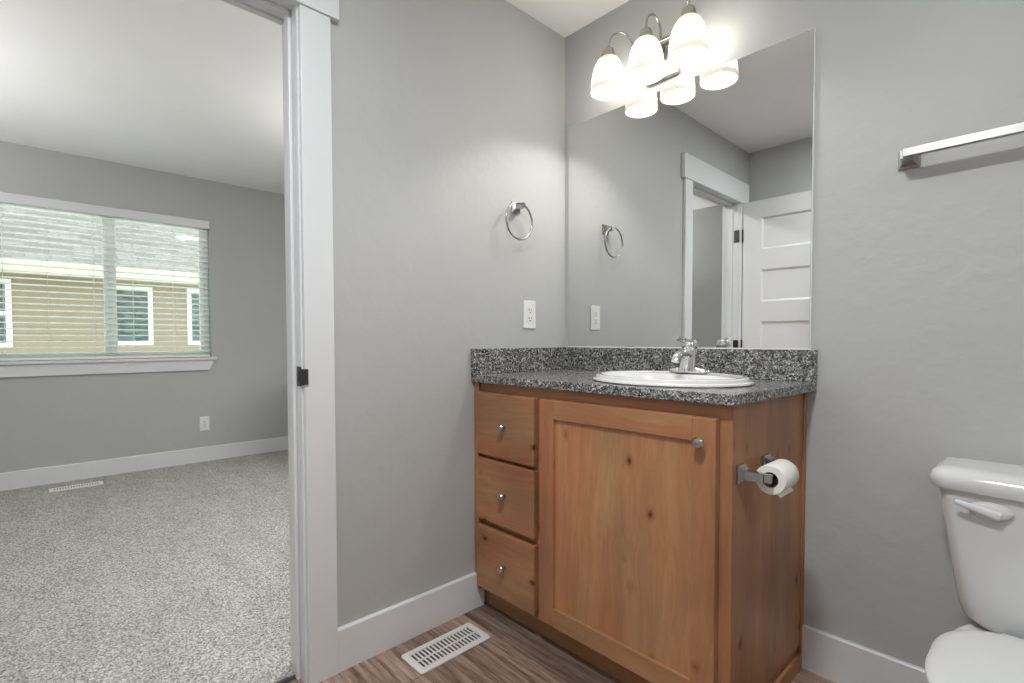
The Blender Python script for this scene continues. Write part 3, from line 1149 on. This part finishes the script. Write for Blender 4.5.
# ------------------------------------------------------------------ outlets
def outlet(origin, label):
    """plate facing +x, centred at origin"""
    x, y, z = origin
    o = empty('wall_outlet', origin, label, 'outlet')
    bm = B(x, x + 0.0055, y - 0.0365, y + 0.0365, z - 0.060, z + 0.060, 0.002, 2)
    obj('cover_plate', bm, M['white_plastic'], o)
    r = obj('receptacle', B(x + 0.005, x + 0.0075, y - 0.0168, y + 0.0168, z - 0.034, z + 0.034, 0.0008, 1), M['white_plastic'], o)
    bm = bmesh.new()
    for s in (-1, 1):
        zc = z + s * 0.0175
        box(bm, x + 0.0072, x + 0.0078, y - 0.0085, y - 0.0055, zc - 0.001, zc + 0.008)
        box(bm, x + 0.0072, x + 0.0078, y + 0.0055, y + 0.0080, zc - 0.001, zc + 0.008)
        box(bm, x + 0.0072, x + 0.0078, y - 0.0035, y + 0.0035, zc - 0.011, zc - 0.006, 0.0)
    obj('slots', bm, M['dark_slot'], r)
    return o


outlet((0.0003, -0.236, 1.167), 'white wall outlet beneath the towel ring beside the mirror')
outlet((BX + 0.0003, -0.765, 0.343), 'small white outlet low on the bedroom wall under the window')


# ------------------------------------------------------------------ floor registers
def register(cx, cy, z, hx, hy, label, mat, slots, along='y', rot=0.0):
    """louvred steel floor register"""
    o = empty('floor_vent', (cx, cy, z), label, 'floor vent')
    bm = bmesh.new()
    fr = 0.022
    th = 0.005
    # rounded outer frame ring
    outer = rrect(cx, cy, 0, hx, hy, 0.010, 4)
    ih, iy = hx - fr, hy - fr
    def ring(k, zz, hx_, hy_, r_):
        return [(p[0], p[1], zz) for p in rrect(cx, cy, 0, hx_, hy_, r_, 4)]
    loops = [ring(0, z + 0.0003, hx, hy, 0.010), ring(0, z + 0.003, hx, hy, 0.010), ring(0, z + th, hx - 0.004, hy - 0.004, 0.008),
             ring(0, z + th, ih, iy, 0.003), ring(0, z + 0.0003, ih, iy, 0.003)]
    loft(bm, loops, closed=True)
    obj('frame', bm, mat, o)
    bm = bmesh.new()
    pitch = 2 * iy / slots
    for k in range(slots + 1):
        yy = cy - iy + k * pitch
        a, b_ = yy - pitch * 0.23, yy + pitch * 0.23
        a, b_ = max(a, cy - iy), min(b_, cy + iy)
        box(bm, cx - ih, cx + ih, a, b_, z + 0.0008, z + 0.0030)
    box(bm, cx - 0.003, cx + 0.003, cy - iy, cy + iy, z + 0.0006, z + 0.0028)
    obj('louvers', bm, mat, o)
    obj('damper', B(cx - ih, cx + ih, cy - iy, cy + iy, z + 0.0002, z + 0.0005), M['duct'], o)
    return o


register(0.140, -0.778, 0.0, 0.064, 0.146, 'pale metal louvred vent in the wood plank floor beside the vanity', M['register'], 17)
register(BX + 0.245, -1.615, 0.016, 0.055, 0.146, 'white louvred vent in the bedroom carpet below the window', M['white_plastic'], 17)

# ------------------------------------------------------------------ toilet paper holder and roll
tp = empty('toilet_paper_holder', (1.005, -0.41, 0.715), 'brushed nickel toilet paper holder on the side of the vanity', 'toilet paper holder')
for yy in (-0.487, -0.325):
    bm = bmesh.new()
    square_mount(bm, (CF + (CW - CF) * (yy - FY) / (-0.004 - FY) + 0.0004, yy, 0.716), 'x', 1, 0.0235, 0.060)
    h = 0.0105
    xx = 1.0015 + 0.06
    box(bm, xx - 0.004, 1.082, yy - 0.006, yy + 0.006, 0.716 - h, 0.716 + h, 0.001, 1)
    obj('post', bm, M['nickel'], tp)
bm = bmesh.new()
tube(bm, [(1.071, -0.482, 0.716), (1.071, -0.330, 0.716)], 0.007, 14)
obj('roller', bm, M['nickel'], tp, True)
bm = bmesh.new()
RC = (1.071, -0.468, 0.709)
lathe(bm, [(0.0195, 0.0), (0.035, 0.0), (0.0365, 0.002), (0.0365, 0.094), (0.035, 0.096), (0.0195, 0.096)], RC, 'y', 48, closed=True)
# loose end of the sheet hanging at the bottom
arc_o = [(RC[0] + 0.0373 * math.cos(t_), RC[2] + 0.0373 * math.sin(t_)) for t_ in [-2.3 + 0.2 * i for i in range(7)]]
arc_i = [(RC[0] + 0.0360 * math.cos(t_), RC[2] + 0.0360 * math.sin(t_)) for t_ in [-2.3 + 0.2 * i for i in range(7)]]
tail_o = [(RC[0] + 0.0245, RC[2] - 0.0400)]
tail_i = [(RC[0] + 0.0235, RC[2] - 0.0385)]
prism(bm, arc_o + tail_o + tail_i + arc_i[::-1], 'y', RC[1] + 0.002, RC[1] + 0.094)
ro = obj('toilet_paper_roll', bm, M['paper'], None, True)
ro['label'] = 'white toilet paper roll on the holder at the vanity side'
ro['category'] = 'toilet paper'
bm = bmesh.new()
lathe(bm, [(0.0183, 0.0005), (0.0195, 0.0005), (0.0195, 0.0955), (0.0183, 0.0955)], RC, 'y', 32, closed=True)
obj('cardboard_core', bm, M['cardboard'], ro, True)

# ------------------------------------------------------------------ toilet
TX = 1.570
to = empty('toilet', (TX, -0.35, 0.0), 'white two-piece toilet with its lid down beside the vanity', 'toilet')
bm = bmesh.new()
loops = []
for z, hx, hy, r, bl_ in ((0.378, 0.140, 0.070, 0.05, 0.0), (0.383, 0.155, 0.080, 0.06, 0.005), (0.400, 0.167, 0.086, 0.05, 0.008), (0.44, 0.175, 0.089, 0.038, 0.010), (0.53, 0.187, 0.091, 0.032, 0.012), (0.64, 0.203, 0.093, 0.028, 0.014), (0.700, 0.211, 0.094, 0.026, 0.015)):
    loops.append(rrect(TX, -0.018 - 0.094, z, hx, hy, r, 6, bl_))
loft(bm, loops)
obj('tank', bm, M['china'], to, True)
bm = bmesh.new()
loops = []
for z, e in ((0.7005, -0.006), (0.703, 0.003), (0.712, 0.007), (0.728, 0.007), (0.738, 0.002), (0.745, -0.006), (0.749, -0.016), (0.751, -0.04)):
    loops.append(rrect(TX, -0.018 - 0.098, z, 0.221 + e, 0.098 + e, 0.032 + e * 0.5, 6, 0.016))
loft(bm, loops)
obj('tank_lid', bm, M['china'], to, True)
# flush lever: round escutcheon and flat blade to the left, on the tank front
bm = bmesh.new()
fyT = -0.218
loops = []
for d, s in ((0.0, 1.0), (0.006, 1.0), (0.012, 0.85), (0.015, 0.5)):
    loops.append([(TX - 0.117 + 0.038 * s * math.cos(2 * PI * i / 28), fyT - d, 0.668 + 0.019 * s * math.sin(2 * PI * i / 28)) for i in range(28)])
loft(bm, loops)
path = smooth_path([(TX - 0.100, fyT - 0.014, 0.661), (TX - 0.125, fyT - 0.017, 0.667), (TX - 0.150, fyT - 0.019, 0.674), (TX - 0.176, fyT - 0.019, 0.681)], 5)
nn = len(path)
tube(bm, path, [0.011 - 0.006 * i / nn for i in range(nn)], 12, 0.55, side=(0, 0, 1))
obj('flush_lever', bm, M['seat'], to, True)


def bowl_loop(z, w, y_back, y_front, p=1.0, n=56, wb=None, eb=0.72):
    """egg outline: back half wider and squarer, front rounded"""
    wb = w if wb is None else wb
    ym = y_back + (y_front - y_back) * 0.48
    out = []
    for i in range(n):
        a = 2 * PI * i / n
        c_, s_ = math.cos(a), math.sin(a)
        if s_ >= 0:
            e = eb
            x = math.copysign(abs(c_) ** e, c_) * (w * (1 - s_ ** 2) + wb * s_ ** 2)
            yy = ym + (y_back - ym) * abs(s_) ** e
        else:
            x = c_ * w
            yy = ym + (ym - y_front) * s_
        out.append((TX + x, yy, z))
    return out


bm = bmesh.new()
secs = [(0.0, 0.105, -0.10, -0.56), (0.02, 0.105, -0.10, -0.56), (0.08, 0.098, -0.10, -0.54), (0.16, 0.100, -0.08, -0.52),
        (0.24, 0.125, -0.06, -0.56), (0.30, 0.160, -0.05, -0.63), (0.34, 0.180, -0.04, -0.675), (0.367, 0.186, -0.035, -0.69), (0.3745, 0.182, -0.04, -0.685)]
loft(bm, [bowl_loop(z, w, a, b_, wb=min(w, 0.105)) for z, w, a, b_ in secs])
obj('bowl', bm, M['china'], to, True)
bm = bmesh.new()
secs = [(0.375, 0.187, -0.242, -0.700), (0.378, 0.192, -0.238, -0.705), (0.388, 0.192, -0.238, -0.705), (0.391, 0.188, -0.242, -0.70)]
loft(bm, [bowl_loop(z, w, a, b_, wb=w * 0.80, eb=0.55) for z, w, a, b_ in secs])
obj('seat', bm, M['seat'], to, True)
bm = bmesh.new()
secs = [(0.3915, 0.188, -0.242, -0.700), (0.394, 0.194, -0.238, -0.707), (0.404, 0.194, -0.238, -0.707), (0.409, 0.190, -0.242, -0.703), (0.4125, 0.176, -0.256, -0.690), (0.4135, 0.12, -0.33, -0.64)]
loft(bm, [bowl_loop(z, w, a, b_, wb=w * 0.80, eb=0.55) for z, w, a, b_ in secs])
obj('seat_lid', bm, M['seat'], to, True)
for s in (-1, 1):
    bm = bmesh.new()
    box(bm, TX + s * 0.075 - 0.02, TX + s * 0.075 + 0.02, -0.236, -0.218, 0.3750, 0.400, 0.006, 3)
    obj('hinge', bm, M['seat'], to, True)

# ------------------------------------------------------------------ bathroom ceiling light and added unseen fill lights
cl = empty('ceiling_light', (1.20, -1.58, H), 'round white flush ceiling light nearest the vanity in the bathroom', 'ceiling light')
bm = bmesh.new()
lathe(bm, [(0.0, 0.0), (0.15, 0.0), (0.15, -0.022), (0.135, -0.024), (0.135, -0.012), (0.0, -0.012)], (1.20, -1.58, H - 0.0005), 'z', 40)
obj('fixture_rim', bm, M['white_plastic'], cl, True)
area_lamp('lamp_light', (1.20, -1.58, H - 0.028), 0.26, BATH_CEILING_W, (0.97, 0.985, 1.0), cl)

cl = empty('ceiling_light', (2.45, -1.0, H), 'round white flush fill light added out of view at the far end of the bathroom', 'ceiling light')  # unseen fixture added as fill for the left wall
bm = bmesh.new()
lathe(bm, [(0.0, 0.0), (0.15, 0.0), (0.15, -0.022), (0.135, -0.024), (0.135, -0.012), (0.0, -0.012)], (2.45, -1.0, H - 0.0005), 'z', 40)
obj('fixture_rim', bm, M['white_plastic'], cl, True)
area_lamp('lamp_light', (2.45, -1.0, H - 0.028), 0.24, BATH_FILL_W, (0.97, 0.985, 1.0), cl)



def fill_bowl(x, y, drop, watts, label):
    """opaque bowl on a stem, open at the top, added unseen to brighten the ceiling"""
    e = empty('fill_bowl_light', (x, y, H), label, 'ceiling light')
    bm = bmesh.new()
    lathe(bm, [(0.0, 0.0), (0.065, 0.0), (0.06, -0.02), (0.008, -0.026), (0.008, -drop - 0.02), (0.0, -drop - 0.02)], (x, y, H - 0.0005), 'z', 24)
    obj('stem', bm, M['nickel'], e, True)
    bm = bmesh.new()
    lathe(bm, [(0.20, 0.0), (0.185, -0.045), (0.14, -0.085), (0.07, -0.108), (0.0, -0.112), (0.0, -0.106), (0.068, -0.102), (0.136, -0.080), (0.18, -0.042), (0.195, 0.0)], (x, y, H - drop), 'z', 40)
    obj('bowl_shade', bm, M['white_plastic'], e, True)
    l = area_lamp('lamp_light', (x, y, H - drop - 0.02), 0.30, watts, (1.0, 0.99, 0.98), e)
    l.rotation_euler = (PI, 0, 0)


fill_bowl(-2.00, -2.85, 0.95, BED_SOUTH_FILL_W, 'white bowl fill light added out of view over the window side of the bedroom')  # added out of view to lift the bedroom ceiling


fill_bowl(-1.45, -0.20, 0.60, BED_NORTH_FILL_W, 'white bowl fill light added out of view near the bedroom door wall')  # second added uplight, evens out the ceiling brightness

cf = empty('ceiling_light', (-0.8, -0.35, H), 'round white flush fill light added out of view in the bedroom', 'ceiling light')  # invented downlight, fills the carpet and window wall
bm = bmesh.new()
lathe(bm, [(0.0, 0.0), (0.15, 0.0), (0.15, -0.022), (0.135, -0.024), (0.135, -0.012), (0.0, -0.012)], (-0.8, -0.35, H - 0.0005), 'z', 40)
obj('fixture_rim', bm, M['white_plastic'], cf, True)
area_lamp('lamp_light', (-0.8, -0.35, H - 0.028), 0.24, BED_DOWN_FILL_W, (1.0, 0.99, 0.98), cf)
